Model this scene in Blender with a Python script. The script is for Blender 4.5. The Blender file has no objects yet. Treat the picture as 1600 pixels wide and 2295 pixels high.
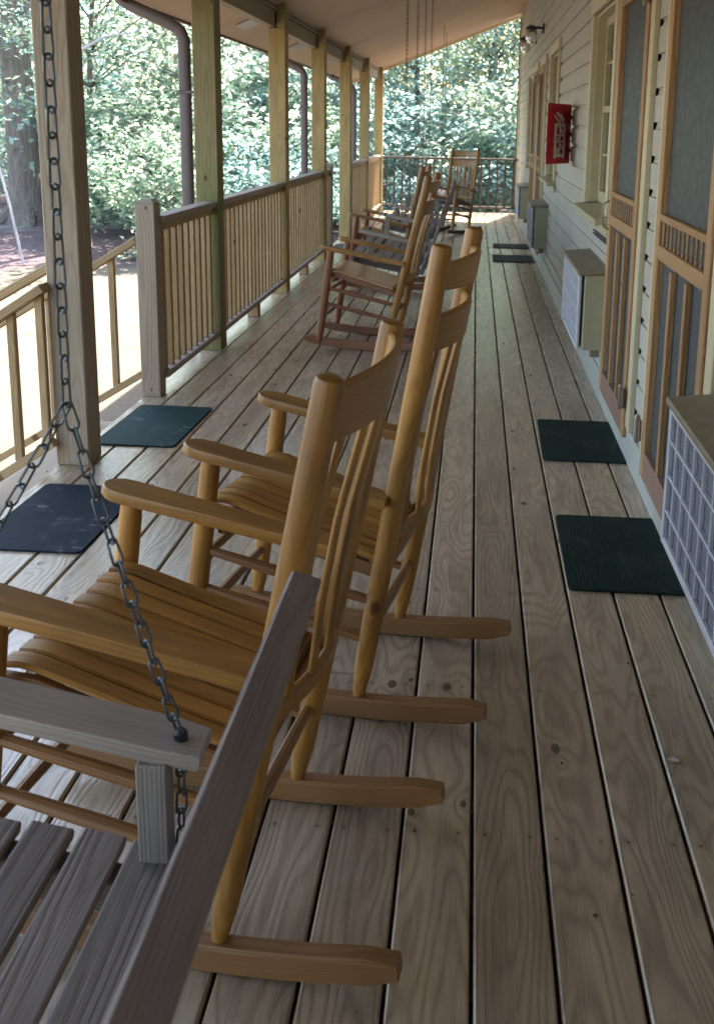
import bpy, math, random
from mathutils import Vector, Matrix
R = math.radians
random.seed(11)
scene = bpy.context.scene
col = scene.collection
rnd = random.random
def U(a, b): return a + (b - a) * random.random()

# ------------------------------------------------------------------ mesh helpers
class MB:
    """collects shapes with a per-vertex 'gc' vector: x runs along the grain, y/z across"""
    def __init__(s): s.v = []; s.f = []; s.g = []
    def off(s): return (U(0, 60), U(-.035, .035), U(.015, .11))
    def add(s, vs, fs, gs):
        n = len(s.v); s.v += [tuple(v) for v in vs]; s.g += [tuple(g) for g in gs]
        s.f += [tuple(i + n for i in f) for f in fs]
    def box(s, c, d, ax=0, ch=.003, rot=None, off=None):
        c = Vector(c); h = [x / 2 for x in d]; o = off or s.off()
        ch = min(ch, min(h) * .45); V = []; idx = {}
        for sx in (-1, 1):
            for sy in (-1, 1):
                for sz in (-1, 1):
                    for k in range(3):
                        p = [sx * (h[0] - ch), sy * (h[1] - ch), sz * (h[2] - ch)]
                        p[k] += (sx, sy, sz)[k] * ch
                        idx[(sx, sy, sz, k)] = len(V); V.append(Vector(p))
        F = []
        def quad(q):
            a, b, cc = V[q[0]], V[q[1]], V[q[2]]
            n = (b - a).cross(cc - a); m = sum((V[i] for i in q), Vector()) / len(q)
            F.append(q if n.dot(m) > 0 else q[::-1])
        for k in range(3):
            i, j = [t for t in range(3) if t != k]
            for sk in (-1, 1):
                q = []
                for a, b in ((-1, -1), (1, -1), (1, 1), (-1, 1)):
                    t = [0, 0, 0]; t[k] = sk; t[i] = a; t[j] = b
                    q.append(idx[(*t, k)])
                quad(q)
            for a in (-1, 1):
                for b in (-1, 1):
                    q = []
                    for e, kk in ((-1, i), (1, i), (1, j), (-1, j)):
                        t = [0, 0, 0]; t[k] = e; t[i] = a; t[j] = b
                        q.append(idx[(*t, kk)])
                    quad(q)
        for sx in (-1, 1):
            for sy in (-1, 1):
                for sz in (-1, 1):
                    quad([idx[(sx, sy, sz, k)] for k in range(3)])
        o1, o2 = [t for t in range(3) if t != ax]
        G = [(v[ax] + o[0], v[o1] + o[1], v[o2] + o[2]) for v in V]
        if rot: V = [rot @ v for v in V]
        s.add([v + c for v in V], F, G)
    def sweep(s, pts, prof, up=(0, 0, 1), scl=None, cap=True, off=None):
        """prof: list of (a,b): a along side vector, b along up"""
        pts = [Vector(p) for p in pts]; up = Vector(up); n = len(pts); m = len(prof); o = off or s.off()
        V = []; G = []; L = 0
        for i, p in enumerate(pts):
            t = (pts[min(i + 1, n - 1)] - pts[max(i - 1, 0)]).normalized()
            side = t.cross(up)
            if side.length < 1e-4: side = t.cross(Vector((1, 0, 0)))
            side.normalize(); u = side.cross(t).normalized()
            if i: L += (p - pts[i - 1]).length
            sc = scl[i] if scl else 1
            if not isinstance(sc, tuple): sc = (sc, sc)
            for a, b in prof:
                V.append(p + side * a * sc[0] + u * b * sc[1])
                G.append((L + o[0], a + o[1], b + o[2]))
        F = []
        for i in range(n - 1):
            for j in range(m):
                k = (j + 1) % m
                F.append((i * m + j, i * m + k, (i + 1) * m + k, (i + 1) * m + j))
        if cap: F.append(tuple(range(m))[::-1]); F.append(tuple((n - 1) * m + j for j in range(m)))
        s.add(V, F, G)
    def tube(s, pts, r, seg=12, cap=True, up=(0, 0, 1), off=None):
        prof = [(math.cos(2 * math.pi * k / seg), math.sin(2 * math.pi * k / seg)) for k in range(seg)]
        if abs(pts[-1][2] - pts[0][2]) > .7 * (Vector(pts[-1]) - Vector(pts[0])).length: up = (0, 1, 0)
        rs = r if isinstance(r, (list, tuple)) else [r] * len(pts)
        pts = [Vector(p) for p in pts]
        V0 = len(s.v)
        s.sweep(pts, prof, up, rs, cap, off)
        # rescale gc cross coords to metres
        o = None
        for i in range(V0, len(s.v)):
            g = s.g[i]; k = (i - V0) // seg; j = (i - V0) % seg
            s.g[i] = (g[0], g[1] + prof[j][0] * (rs[k] - 1), g[2] + prof[j][1] * (rs[k] - 1))
    def prism(s, outline, z0, z1, mat=None, ch=.004, off=None, ax=0):
        """outline in local xy (counter-clockwise), extruded along z with softened rims, then transformed by mat"""
        o = off or s.off(); n = len(outline); cx = sum(p[0] for p in outline) / n; cy = sum(p[1] for p in outline) / n
        rings = []
        def ins(p, d):
            v = Vector((p[0] - cx, p[1] - cy)); l = v.length or 1; v *= max(0, (l - d)) / l
            return (cx + v.x, cy + v.y)
        for z, d in ((z0, ch), (z0 + ch, 0), (z1 - ch, 0), (z1, ch)):
            rings.append([(*ins(p, d), z) for p in outline])
        V = [Vector(p) for r_ in rings for p in r_]
        G = [((v.x if ax == 0 else v.y) + o[0], (v.y if ax == 0 else v.x) + o[1], v.z + o[2]) for v in V]
        F = [(i * n + j, i * n + (j + 1) % n, (i + 1) * n + (j + 1) % n, (i + 1) * n + j) for i in range(3) for j in range(n)]
        F += [tuple(range(n))[::-1], tuple(3 * n + j for j in range(n))]
        if mat: V = [mat @ v for v in V]
        s.add(V, F, G)
    def mesh(s, name, mat, smooth=35):
        me = bpy.data.meshes.new(name); me.from_pydata(s.v, [], s.f)
        a = me.attributes.new('gc', 'FLOAT_VECTOR', 'POINT'); a.data.foreach_set('vector', [x for g in s.g for x in g])
        if mat: me.materials.append(mat)
        if smooth:
            me.polygons.foreach_set('use_smooth', [True] * len(me.polygons)); me.update()
            me.set_sharp_from_angle(angle=R(smooth))
        me.update(); return me
    def build(s, name, mat, parent=None, smooth=35, loc=None):
        o = bpy.data.objects.new(name, s.mesh(name, mat, smooth)); col.objects.link(o)
        if parent: o.parent = parent
        if loc: o.location = loc
        return o
def rect(w, h, c=.003):
    a, b = w / 2, h / 2
    return [(-a + c, -b), (a - c, -b), (a, -b + c), (a, b - c), (a - c, b), (-a + c, b), (-a, b - c), (-a, -b + c)]
def tag(o, label=None, cat=None, group=None, kind=None):
    if label: o['label'] = label
    if cat: o['category'] = cat
    if group: o['group'] = group
    if kind: o['kind'] = kind
    return o
def empty(name, loc=(0, 0, 0), rz=0, **k):
    o = bpy.data.objects.new(name, None); col.objects.link(o); o.location = loc; o.rotation_euler = (0, 0, rz)
    o.empty_display_size = .1
    return tag(o, **k)
def dup(o, parent=None, loc=None):
    c = o.copy(); col.objects.link(c)
    if parent: c.parent = parent
    if loc is not None: c.location = loc
    for ch in [x for x in col.objects if x.parent == o]: dup(ch, c)
    return c

# ------------------------------------------------------------------ material helpers
class NT:
    def __init__(s, name):
        s.m = bpy.data.materials.new(name); s.m.use_nodes = True; s.t = s.m.node_tree
        s.t.nodes.clear(); s.out = s.t.nodes.new('ShaderNodeOutputMaterial')
        s.b = s.t.nodes.new('ShaderNodeBsdfPrincipled'); s.t.links.new(s.b.outputs[0], s.out.inputs[0])
    def n(s, typ, **k):
        x = s.t.nodes.new('ShaderNode' + typ)
        for a, b in k.items(): setattr(x, a, b)
        return x
    def set(s, sock, v):
        if hasattr(v, 'is_output'): s.t.links.new(v, sock)
        elif v is not None: sock.default_value = v
    def m_(s, op, a, b=None, c=None, clamp=False):
        x = s.n('Math', operation=op, use_clamp=clamp); s.set(x.inputs[0], a)
        if b is not None: s.set(x.inputs[1], b)
        if c is not None: s.set(x.inputs[2], c)
        return x.outputs[0]
    def vec(s, x, y, z):
        c = s.n('CombineXYZ'); s.set(c.inputs[0], x); s.set(c.inputs[1], y); s.set(c.inputs[2], z); return c.outputs[0]
    def noise(s, v, scale=1, detail=2, rough=.5, out=0):
        x = s.n('TexNoise'); s.set(x.inputs['Vector'], v); x.inputs['Scale'].default_value = scale
        x.inputs['Detail'].default_value = detail; x.inputs['Roughness'].default_value = rough; return x.outputs[out]
    def mr(s, v, a, b, c=0., d=1., smooth=False):
        x = s.n('MapRange'); x.interpolation_type = 'SMOOTHSTEP' if smooth else 'LINEAR'
        s.set(x.inputs[0], v); 
        for i, q in enumerate((a, b, c, d)): s.set(x.inputs[i + 1], q)
        return x.outputs[0]
    def mix(s, f, a, b, mode='MIX'):
        x = s.n('Mix', data_type='RGBA', blend_type=mode); s.set(x.inputs[0], f)
        s.set(x.inputs[6], (*a, 1) if isinstance(a, tuple) else a); s.set(x.inputs[7], (*b, 1) if isinstance(b, tuple) else b)
        return x.outputs[2]
    def bump(s, h, dist=.002, st=1):
        x = s.n('Bump'); s.set(x.inputs['Height'], h); x.inputs['Distance'].default_value = dist; x.inputs['Strength'].default_value = st
        s.t.links.new(x.outputs[0], s.b.inputs['Normal'])
    def fin(s, colr, rough=.6, spec=.5, metal=0):
        s.set(s.b.inputs['Base Color'], (*colr, 1) if isinstance(colr, tuple) else colr)
        s.set(s.b.inputs['Roughness'], rough); s.set(s.b.inputs['Specular IOR Level'], spec); s.b.inputs['Metallic'].default_value = metal
        return s.m

def wood(name, light, dark, knot=(.06, .03, .015), ring=.008, wob=.09, ringamt=.6, rough=.6, spec=.4, knots=0., stain=.25, weather=None, wamt=0., vary=.25, green=0., bump=.0015, fiber=.25, nails=False):
    s = NT(name); at = s.n('Attribute', attribute_name='gc'); sp = s.n('SeparateXYZ'); s.set(sp.inputs[0], at.outputs['Vector'])
    oi = s.n('ObjectInfo').outputs['Random']; geo = s.n('NewGeometry'); isl = geo.outputs['Random Per Island']
    x = s.m_('ADD', sp.outputs[0], s.m_('MULTIPLY', oi, 37.)); y = sp.outputs[1]; z = sp.outputs[2]
    n1 = s.noise(s.vec(s.m_('MULTIPLY', x, 1.1), s.m_('MULTIPLY', y, 5.), s.m_('MULTIPLY', z, 3.)), 1, 2)
    z2 = s.m_('ADD', z, s.m_('MULTIPLY', s.m_('SUBTRACT', n1, .5), wob * 2.2))
    swirl = None; kmask = None
    if knots > 0:
        vx = s.m_('MULTIPLY', x, 2.0); vy = s.m_('MULTIPLY', y, 9.)
        vo = s.n('TexVoronoi'); vo.voronoi_dimensions = '2D'; vo.inputs['Scale'].default_value = 1; s.set(vo.inputs['Vector'], s.vec(vx, vy, 0.))
        ps = s.n('SeparateXYZ'); s.set(ps.inputs[0], vo.outputs['Position']); cs = s.n('SeparateColor'); s.set(cs.inputs[0], vo.outputs['Color'])
        dx = s.m_('MULTIPLY', s.m_('SUBTRACT', vx, ps.outputs[0]), .5 * .6); dy = s.m_('DIVIDE', s.m_('SUBTRACT', vy, ps.outputs[1]), 9.)
        dd = s.m_('SQRT', s.m_('ADD', s.m_('MULTIPLY', dx, dx), s.m_('MULTIPLY', dy, dy)))
        on = s.m_('GREATER_THAN', cs.outputs[0], 1 - knots)
        sz = s.mr(cs.outputs[1], 0., 1., .005, .013)
        dn = s.m_('ADD', dd, s.m_('MULTIPLY', s.noise(s.vec(s.m_('MULTIPLY', x, 60.), s.m_('MULTIPLY', y, 90.), 0.), 1, 2), .003))
        kmask = s.m_('MULTIPLY', on, s.mr(s.m_('DIVIDE', dn, sz), 1.25, .8, 0., 1., True))
        swirl = s.m_('MULTIPLY', on, s.m_('EXPONENT', s.m_('MULTIPLY', dd, -45.)))
    r = s.m_('SQRT', s.m_('ADD', s.m_('MULTIPLY', y, y), s.m_('MULTIPLY', z2, z2)))
    if swirl is not None: r = s.m_('ADD', r, s.m_('MULTIPLY', swirl, .035))
    jit = s.noise(s.vec(s.m_('MULTIPLY', x, 5.), s.m_('MULTIPLY', y, 60.), s.m_('MULTIPLY', z, 60.)), 1, 3)
    ph = s.m_('ADD', s.m_('MULTIPLY', r, 2 * math.pi / ring), s.m_('MULTIPLY', jit, 1.8))
    rg = s.m_('MULTIPLY_ADD', s.m_('SINE', ph), .5, .5)
    rg = s.m_('POWER', rg, 2.2)
    fib = s.noise(s.vec(s.m_('MULTIPLY', x, 7.), s.m_('MULTIPLY', y, 420.), s.m_('MULTIPLY', z, 420.)), 1, 3, .6)
    st = s.noise(s.vec(s.m_('MULTIPLY', x, 2.5), s.m_('MULTIPLY', y, 14.), z), 1, 4, .6)
    f = s.m_('ADD', s.m_('MULTIPLY', rg, ringamt), s.m_('MULTIPLY', s.m_('SUBTRACT', fib, .5), fiber * 3), clamp=True)
    c = s.mix(f, light, dark)
    c = s.mix(s.mr(st, .42, .75, 0., stain), c, tuple(k * .45 for k in dark))
    if weather: c = s.mix(s.m_('MULTIPLY', s.mr(s.noise(geo.outputs['Position'], 2.3, 4, .6), .3, .7, .35, 1.), wamt), c, weather)
    if green > 0: c = s.mix(s.m_('MULTIPLY', s.mr(s.noise(geo.outputs['Position'], 1.1, 3), .4, .65), green), c, (.16, .19, .06))
    va = s.m_('MULTIPLY_ADD', isl, vary, 1 - vary / 2)
    va = s.m_('MULTIPLY', va, s.m_('MULTIPLY_ADD', oi, vary * .6, 1 - vary * .3))
    hs = s.n('HueSaturation'); s.set(hs.inputs['Value'], va); s.set(hs.inputs['Color'], c); c = hs.outputs[0]
    if kmask is not None: c = s.mix(s.m_('MULTIPLY', kmask, .85), c, knot)
    if nails:
        ps2 = s.n('SeparateXYZ'); s.set(ps2.inputs[0], geo.outputs['Position'])
        fx = s.m_('MODULO', s.m_('ADD', ps2.outputs[0], 14.5 - .034), .145); fy = s.m_('SUBTRACT', s.m_('MODULO', s.m_('ADD', ps2.outputs[1], 11.), .55), .15)
        ax_ = s.m_('SUBTRACT', s.m_('ABSOLUTE', s.m_('SUBTRACT', fx, .0725)), .045)
        dn2 = s.m_('SQRT', s.m_('ADD', s.m_('MULTIPLY', ax_, ax_), s.m_('MULTIPLY', fy, fy)))
        c = s.mix(s.mr(dn2, .0042, .0028, 0., .8), c, (.05, .035, .03)); c = s.mix(s.mr(dn2, .016, .003, 0., .25), c, (.12, .08, .055))
    s.bump(s.m_('ADD', s.m_('MULTIPLY', rg, -.6), s.m_('MULTIPLY', fib, 1.2)), bump, .8)
    ro = s.m_('ADD', s.mr(fib, .3, .7, -.08, .08), rough)
    return s.fin(c, ro, spec)

def paint(name, c, rough=.5, dirt=.25, spec=.4, bscale=60, b=.0006, dirtc=(.18, .17, .13), streak=False, metal=0):
    s = NT(name); g = s.n('NewGeometry').outputs['Position']
    n = s.noise(g, 1.7, 5, .65); n2 = s.noise(g, 23, 3, .6)
    f = s.m_('MULTIPLY', s.mr(s.m_('ADD', s.m_('MULTIPLY', n, .7), s.m_('MULTIPLY', n2, .3)), .42, .68), dirt)
    cc = s.mix(f, c, dirtc)
    if streak:
        mp = s.n('Mapping'); s.set(mp.inputs[0], g); mp.inputs['Scale'].default_value = (1, 14, 1.2)
        cc = s.mix(s.mr(s.noise(mp.outputs[0], 1, 4, .6), .5, .8, 0., .35), cc, dirtc)
    s.bump(s.noise(g, bscale, 4, .6), b, .7)
    return s.fin(cc, s.mr(n2, .3, .7, rough - .07, rough + .1), spec, metal)

M = {}
M['deck'] = wood('deck_boards', (.475, .35, .215), (.225, .145, .08), (.05, .025, .02), ring=.0135, wob=.13, ringamt=.65, rough=.24, spec=1.0, knots=.28, stain=.65, weather=(.40, .33, .28), wamt=.3, vary=.34, bump=.0006, fiber=.2, nails=True)
M['post'] = wood('treated_pine', (.47, .345, .15), (.30, .19, .07), (.12, .045, .015), ring=.014, wob=.07, ringamt=.5, rough=.65, knots=.6, stain=.45, vary=.35, green=.2)
M['postgreen'] = wood('greenish_pine', (.30, .25, .12), (.19, .145, .06), (.12, .045, .015), ring=.014, wob=.07, ringamt=.5, rough=.65, knots=.6, stain=.4, green=.75)
M['postgrey'] = wood('weathered_pine', (.40, .31, .21), (.25, .175, .11), (.08, .04, .02), ring=.014, wob=.08, ringamt=.6, rough=.7, knots=.3, stain=.3, weather=(.33, .29, .24), wamt=.5, vary=.15)
M['rail'] = wood('railing_pine', (.47, .33, .17), (.30, .18, .08), (.09, .035, .015), ring=.01, wob=.05, ringamt=.5, rough=.65, knots=.3, stain=.3, vary=.45)
M['railtop'] = wood('weathered_rail', (.42, .33, .25), (.27, .20, .145), ring=.01, wob=.05, ringamt=.5, rough=.6, stain=.3, weather=(.38, .33, .30), wamt=.35)
M['honey'] = wood('varnished_oak', (.52, .265, .06), (.31, .135, .024), (.09, .035, .01), ring=.009, wob=.05, ringamt=.5, rough=.38, spec=.45, knots=.2, stain=.9, vary=.3, bump=.0005, fiber=.3, weather=(.15, .06, .015), wamt=.38)
M['honeyd'] = wood('varnished_dark_oak', (.32, .15, .045), (.18, .072, .02), ring=.006, wob=.03, ringamt=.5, rough=.36, spec=.5, stain=.5, weather=(.20, .12, .08), wamt=.3, bump=.0006)
M['reddish'] = wood('reddish_hardwood', (.30, .125, .06), (.17, .055, .03), ring=.006, wob=.03, rough=.36, spec=.5, stain=.4, bump=.0005)
M['tan'] = wood('pale_varnished_oak', (.56, .36, .19), (.40, .22, .10), ring=.006, wob=.03, rough=.3, spec=.5, stain=.3, bump=.0005)
M['brown'] = wood('dark_brown_hardwood', (.11, .085, .075), (.06, .045, .04), ring=.006, wob=.03, rough=.4, stain=.3, bump=.0005)
M['grey'] = wood('weathered_grey_wood', (.36, .295, .235), (.21, .16, .125), ring=.006, wob=.03, ringamt=.45, rough=.55, spec=.4, stain=.6, weather=(.31, .275, .26), wamt=.65, vary=.35, bump=.0012, fiber=.28)
M['greyd'] = wood('weathered_dark_wood', (.33, .265, .235), (.20, .155, .14), ring=.006, wob=.03, rough=.7, spec=.3, stain=.5, weather=(.24, .21, .23), wamt=.6, bump=.0015, fiber=.4)
M['door'] = wood('orange_pine', (.43, .255, .12), (.31, .165, .07), (.12, .05, .02), ring=.008, wob=.04, rough=.5, stain=.25, knots=.15)
M['doorb'] = wood('faded_pine', (.34, .20, .14), (.24, .13, .09), ring=.008, wob=.04, rough=.6, stain=.3)
M['siding'] = paint('siding_paint', (.50, .485, .43), .55, .45, .35, 45, .001, (.27, .25, .19), streak=True)
M['trim'] = paint('cream_trim_paint', (.60, .54, .37), .45, .3, .4, 50, .0008, (.30, .25, .15))
M['base'] = paint('skirt_paint', (.47, .48, .43), .5, .4, .4, 50, .001, (.25, .25, .2))
M['box'] = paint('beige_cover_paint', (.40, .385, .27), .45, .3, .4, 30, .0006, (.25, .22, .14))
M['lid'] = paint('cover_lid_paint', (.27, .23, .16), .5, .5, .45, 30, .001, (.17, .13, .08))
M['white'] = paint('white_grille_plastic', (.60, .61, .66), .4, .3, .5, 80, .0003, (.4, .4, .42))
M['_'] = paint('grille_backing', (.24, .25, .34), .6, .3, .3, 200, .001, (.17, .17, .2))
M['screen'] = paint('insect_screen', (.06, .071, .077), .5, .5, .4, 400, .0006, (.04, .055, .075), streak=True)
M['frame'] = paint('window_paint', (.50, .46, .30), .45, .45, .4, 60, .0008, (.25, .21, .10))
M['iron'] = paint('dark_iron', (.035, .04, .045), .45, .4, .5, 150, .0004, (.05, .03, .02), metal=.6)
M['chain'] = paint('galvanised_chain', (.10, .125, .15), .38, .4, .5, 200, .0003, (.05, .05, .05), metal=.75)
M['hinge'] = paint('tarnished_brass', (.30, .25, .2), .4, .6, .5, 150, .0005, (.1, .06, .04), metal=.7)
M['spout'] = paint('brown_downspout', (.115, .09, .095), .4, .3, .5, 40, .0005, (.08, .06, .05))
M['fascia'] = paint('brown_fascia', (.12, .06, .04), .55, .3, .4, 40, .0005, (.07, .04, .03))
M['vent'] = paint('soffit_vent_metal', (.52, .52, .54), .45, .2, .4, 60, .0003)
M['red'] = paint('red_sign_enamel', (.55, .008, .02), .4, .15, .5, 60, .0002, (.3, .01, .02))
M['signwhite'] = paint('white_sign_enamel', (.78, .74, .66), .4, .1, .5, 60, .0002)
M['roof'] = paint('roof_shingles', (.10, .095, .09), .9, .5, .2, 20, .01)
M['concrete'] = paint('stair_wood', (.40, .33, .24), .8, .4, .3, 40, .002)

def louvre():
    s = NT('louvred_backing'); g = s.n('NewGeometry').outputs['Position']; sp = s.n('SeparateXYZ'); s.set(sp.inputs[0], g)
    w_ = s.m_('MULTIPLY_ADD', s.m_('SINE', s.m_('MULTIPLY', sp.outputs[2], 2 * math.pi / .011)), .5, .5)
    c = s.mix(w_, (.14, .15, .21), (.26, .27, .36)); c = s.mix(s.mr(s.noise(g, 6, 4, .7), .5, .75, 0., .5), c, (.13, .12, .12))
    s.bump(w_, .004, 1); return s.fin(c, .45, .5)
M['meshback'] = louvre()
def glass(name, c, rough=.05):
    s = NT(name); g = s.n('NewGeometry').outputs['Position']
    return s.fin(s.mix(s.noise(g, 1.5, 2), c, tuple(k * 1.7 for k in c)), rough, .6)
M['glass'] = glass('dark_window_glass', (.045, .05, .05))
def lampglass():
    s = NT('clear_lamp_glass'); s.b.inputs['Transmission Weight'].default_value = .8; return s.fin((.85, .85, .87), .15, .5)
M['lampglass'] = lampglass()

def ceilmat():
    s = NT('plywood_ceiling'); g = s.n('NewGeometry').outputs['Position']; isl = s.n('NewGeometry').outputs['Random Per Island']
    mp = s.n('Mapping'); s.set(mp.inputs[0], g); mp.inputs['Scale'].default_value = (1.2, 9, 1.2)
    n = s.noise(mp.outputs[0], 2, 5, .6); n2 = s.noise(g, .8, 3)
    c = s.mix(s.mr(n, .35, .7), (.54, .38, .26), (.44, .30, .20)); c = s.mix(s.mr(n2, .4, .7, 0., .5), c, (.42, .285, .20))
    k = s.n('TexVoronoi'); s.set(k.inputs['Vector'], g); k.inputs['Scale'].default_value = 2.6
    c = s.mix(s.mr(k.outputs['Distance'], .045, .02), c, (.24, .13, .08))
    hs = s.n('HueSaturation'); s.set(hs.inputs['Value'], s.m_('MULTIPLY_ADD', isl, .16, .92)); s.set(hs.inputs['Color'], c)
    s.bump(n, .001, .6)
    return s.fin(hs.outputs[0], .6, .35)
M['ceil'] = ceilmat()

def matmat(name, c, scuff, ribx=True):
    s = NT(name); g = s.n('TexCoord').outputs['Object']; sp = s.n('SeparateXYZ'); s.set(sp.inputs[0], g)
    a = s.m_('SINE', s.m_('MULTIPLY', sp.outputs[0 if ribx else 1], 2 * math.pi / .0125)); b = s.m_('SINE', s.m_('MULTIPLY', sp.outputs[1 if ribx else 0], 2 * math.pi / .02))
    rib = s.m_('MULTIPLY_ADD', s.m_('MULTIPLY_ADD', b, .25, a), .4, .5)
    n = s.noise(g, 9, 5, .7); n2 = s.noise(g, 90, 3, .7); oi = s.n('ObjectInfo').outputs['Random']
    mp = s.n('Mapping'); s.set(mp.inputs[0], g); mp.inputs['Scale'].default_value = (6, 40, 1); mp.inputs['Rotation'].default_value = (0, 0, .7)
    w = s.noise(s.m_('ADD', 0, 0) if False else mp.outputs[0], 1, 4, .8)
    d = s.m_('MULTIPLY', s.mr(n, .55, .72), s.mr(w, .52, .68))
    cc = s.mix(s.m_('MULTIPLY', s.mr(rib, .2, .9), .3), tuple(k * .45 for k in c), tuple(min(1, k * 1.5) for k in c))
    cc = s.mix(s.mr(n2, .5, .8, 0., .35), cc, tuple(k * 2.2 for k in c))
    cc = s.mix(s.mr(s.noise(g, 5, 5, .7), .5, .8, 0., .16), cc, (.2, .17, .13)); cc = s.mix(s.m_('MULTIPLY', d, scuff), cc, (.45, .45, .46))
    s.bump(s.m_('ADD', s.m_('MULTIPLY', rib, s.mr(n, .35, .6, .25, 1.)), s.m_('MULTIPLY', n2, .8)), .0012, .8)
    return s.fin(cc, .75, .22)
M['mat_g'] = matmat('green_rubber', (.008, .033, .027), .15)
M['mat_b'] = matmat('navy_rubber', (.016, .027, .042), .9)
M['mat_t'] = matmat('teal_rubber', (.014, .055, .052), .6)

def leafmat(name, cols, tr=.5, rough=.4):
    s = NT(name); isl = s.n('NewGeometry').outputs['Random Per Island']; g = s.n('NewGeometry').outputs['Position']
    cr = s.n('ValToRGB'); s.set(cr.inputs[0], isl); e = cr.color_ramp.elements
    for i in range(len(cols) - 2): e.new(.5)
    for i, c in enumerate(cols): e[i].position = i / (len(cols) - 1); e[i].color = (*c, 1)
    c = s.mix(s.mr(s.noise(g, .55, 3), .35, .65, 0., .55), cr.outputs[0], tuple(k * .5 for k in cols[0]))
    s.fin(c, .6, .22)
    t = s.n('BsdfTranslucent'); s.set(t.inputs[0], s.mix(.5, c, cols[-1])); mx = s.n('MixShader'); mx.inputs[0].default_value = tr
    s.t.links.new(s.b.outputs[0], mx.inputs[1]); s.t.links.new(t.outputs[0], mx.inputs[2]); s.t.links.new(mx.outputs[0], s.out.inputs[0])
    return s.m
M['leafA'] = leafmat('broad_leaves', [(.035, .08, .05), (.11, .215, .15), (.25, .40, .30), (.58, .66, .50)], .65)
M['leafB'] = leafmat('yellow_green_leaves', [(.06, .10, .04), (.16, .22, .09), (.38, .42, .17), (.66, .62, .36)], .65)
M['leafC'] = leafmat('blue_green_leaves', [(.03, .085, .07), (.09, .22, .19), (.20, .40, .36), (.46, .62, .58)], .65)
M['bark'] = wood('rough_bark', (.24, .20, .17), (.13, .10, .09), ring=.02, wob=.05, rough=.9, stain=.5, bump=.02, fiber=.5)
M['palebark'] = wood('pale_bark', (.50, .45, .45), (.33, .29, .29), ring=.03, wob=.05, rough=.8, stain=.3, bump=.004)

def groundmat():
    s = NT('yard_ground'); g = s.n('NewGeometry').outputs['Position']; sp = s.n('SeparateXYZ'); s.set(sp.inputs[0], g)
    n = s.noise(g, .22, 4, .6); n2 = s.noise(g, 3, 5, .7); n3 = s.noise(g, 30, 3, .7)
    lawn = s.mix(s.mr(n3, .35, .7), (.155, .13, .105), (.12, .105, .075))
    lawn = s.mix(s.mr(n2, .55, .7, 0., .6), lawn, (.06, .08, .03))
    litter = s.mix(s.mr(n3, .4, .62), (.07, .05, .06), (.17, .12, .12))
    y = s.m_('ADD', sp.outputs[1], s.m_('MULTIPLY', s.m_('SUBTRACT', n, .5), 14.)); d = s.m_('ADD', y, s.m_('MULTIPLY', sp.outputs[0], -.35))
    f = s.mr(d, 15.5, 17.5, 0., 1., True)
    road = s.m_('MULTIPLY', s.mr(d, 22., 23.), s.mr(d, 27., 26.))
    c = s.mix(f, lawn, litter); c = s.mix(road, c, (.20, .18, .17))
    s.bump(s.m_('ADD', n3, n2), .03, .8)
    return s.fin(c, .95, .15)
M['ground'] = groundmat()

# ------------------------------------------------------------------ dimensions
WX = .72          # face of the cabin wall
PX = -1.64        # centre line of the porch posts
Y0, Y1 = -3.4, 17.2
PITCH = 0.145; GO = .034
def cz(x): return 2.39 + .396 * (x + 1.55)   # ceiling height

# ------------------------------------------------------------------ ground, porch floor, ceiling
mb = MB()
nx, ny = 60, 60
xs = [-120 + 240 * i / nx for i in range(nx + 1)]; ys = [-60 + 260 * j / ny for j in range(ny + 1)]
def gz(x, y):
    z = -.7 + .12 * math.sin(x * .21) * math.sin(y * .17)
    if x > -3.5 and y < 20: z = -.72
    if y > 30: z += min(6, (y - 30) * .04)
    return z
mb.add([(x, y, gz(x, y)) for y in ys for x in xs], [(j * (nx + 1) + i, j * (nx + 1) + i + 1, (j + 1) * (nx + 1) + i + 1, (j + 1) * (nx + 1) + i) for j in range(ny) for i in range(nx)], [(x, y, 0) for y in ys for x in xs])
tag(mb.build('ground', M['ground']), kind='structure')

mb = MB()
k = -12
while GO + k * PITCH < WX - .01:
    x0 = GO + k * PITCH; x1 = min(x0 + PITCH, WX + .01)
    if x0 < -1.75: k += 1; continue
    cuts = [Y0] + sorted([U(1, 4) if False else (-1.5 + (k * 1.37) % 4.0)]) + [5.6 + (k * 2.1) % 5, Y1 + .03 + U(-.005, .005)]
    if k in (0, -1, 1, 2): cuts = [Y0, Y1 + .03]
    for a, b in zip(cuts, cuts[1:]):
        mb.box(((x0 + x1) / 2, (a + b) / 2, -.019 + U(-.001, .001)), (x1 - x0 - .0075, b - a - .003, .038), ax=1, ch=.004)
    k += 1
tag(mb.build('porch_floor', M['deck']), kind='structure')
mb = MB()
for _ in range(110):
    x = U(-1.5, .6); y = U(.6, 14); sz_ = U(.002, .007) if rnd() < .8 else U(.008, .016); a = U(0, 6.3); z = .0022
    pts = [(x + sz_ * U(.6, 1.2) * math.cos(a + k * 1.26), y + sz_ * U(.5, 1) * math.sin(a + k * 1.26), z + U(0, .003)) for k in range(5)]
    mb.add(pts, [(0, 1, 2, 3, 4)], pts)
def debris():
    q = NT('dry_leaf_bits'); i_ = q.n('NewGeometry').outputs['Random Per Island']
    return q.fin(q.mix(q.m_('GREATER_THAN', i_, .7), (.10, .06, .03), (.55, .52, .48)), .8, .2)
tag(mb.build('leaf_litter', debris(), smooth=0), 'tiny scattered leaf bits and specks lying on the deck boards', 'litter', kind='stuff')
mb = MB()   # joists and rim under the floor
y = Y0 + .1
while y < Y1: mb.box((-.52, y, -.14), (2.4, .04, .2), ax=0); y += .55
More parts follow.
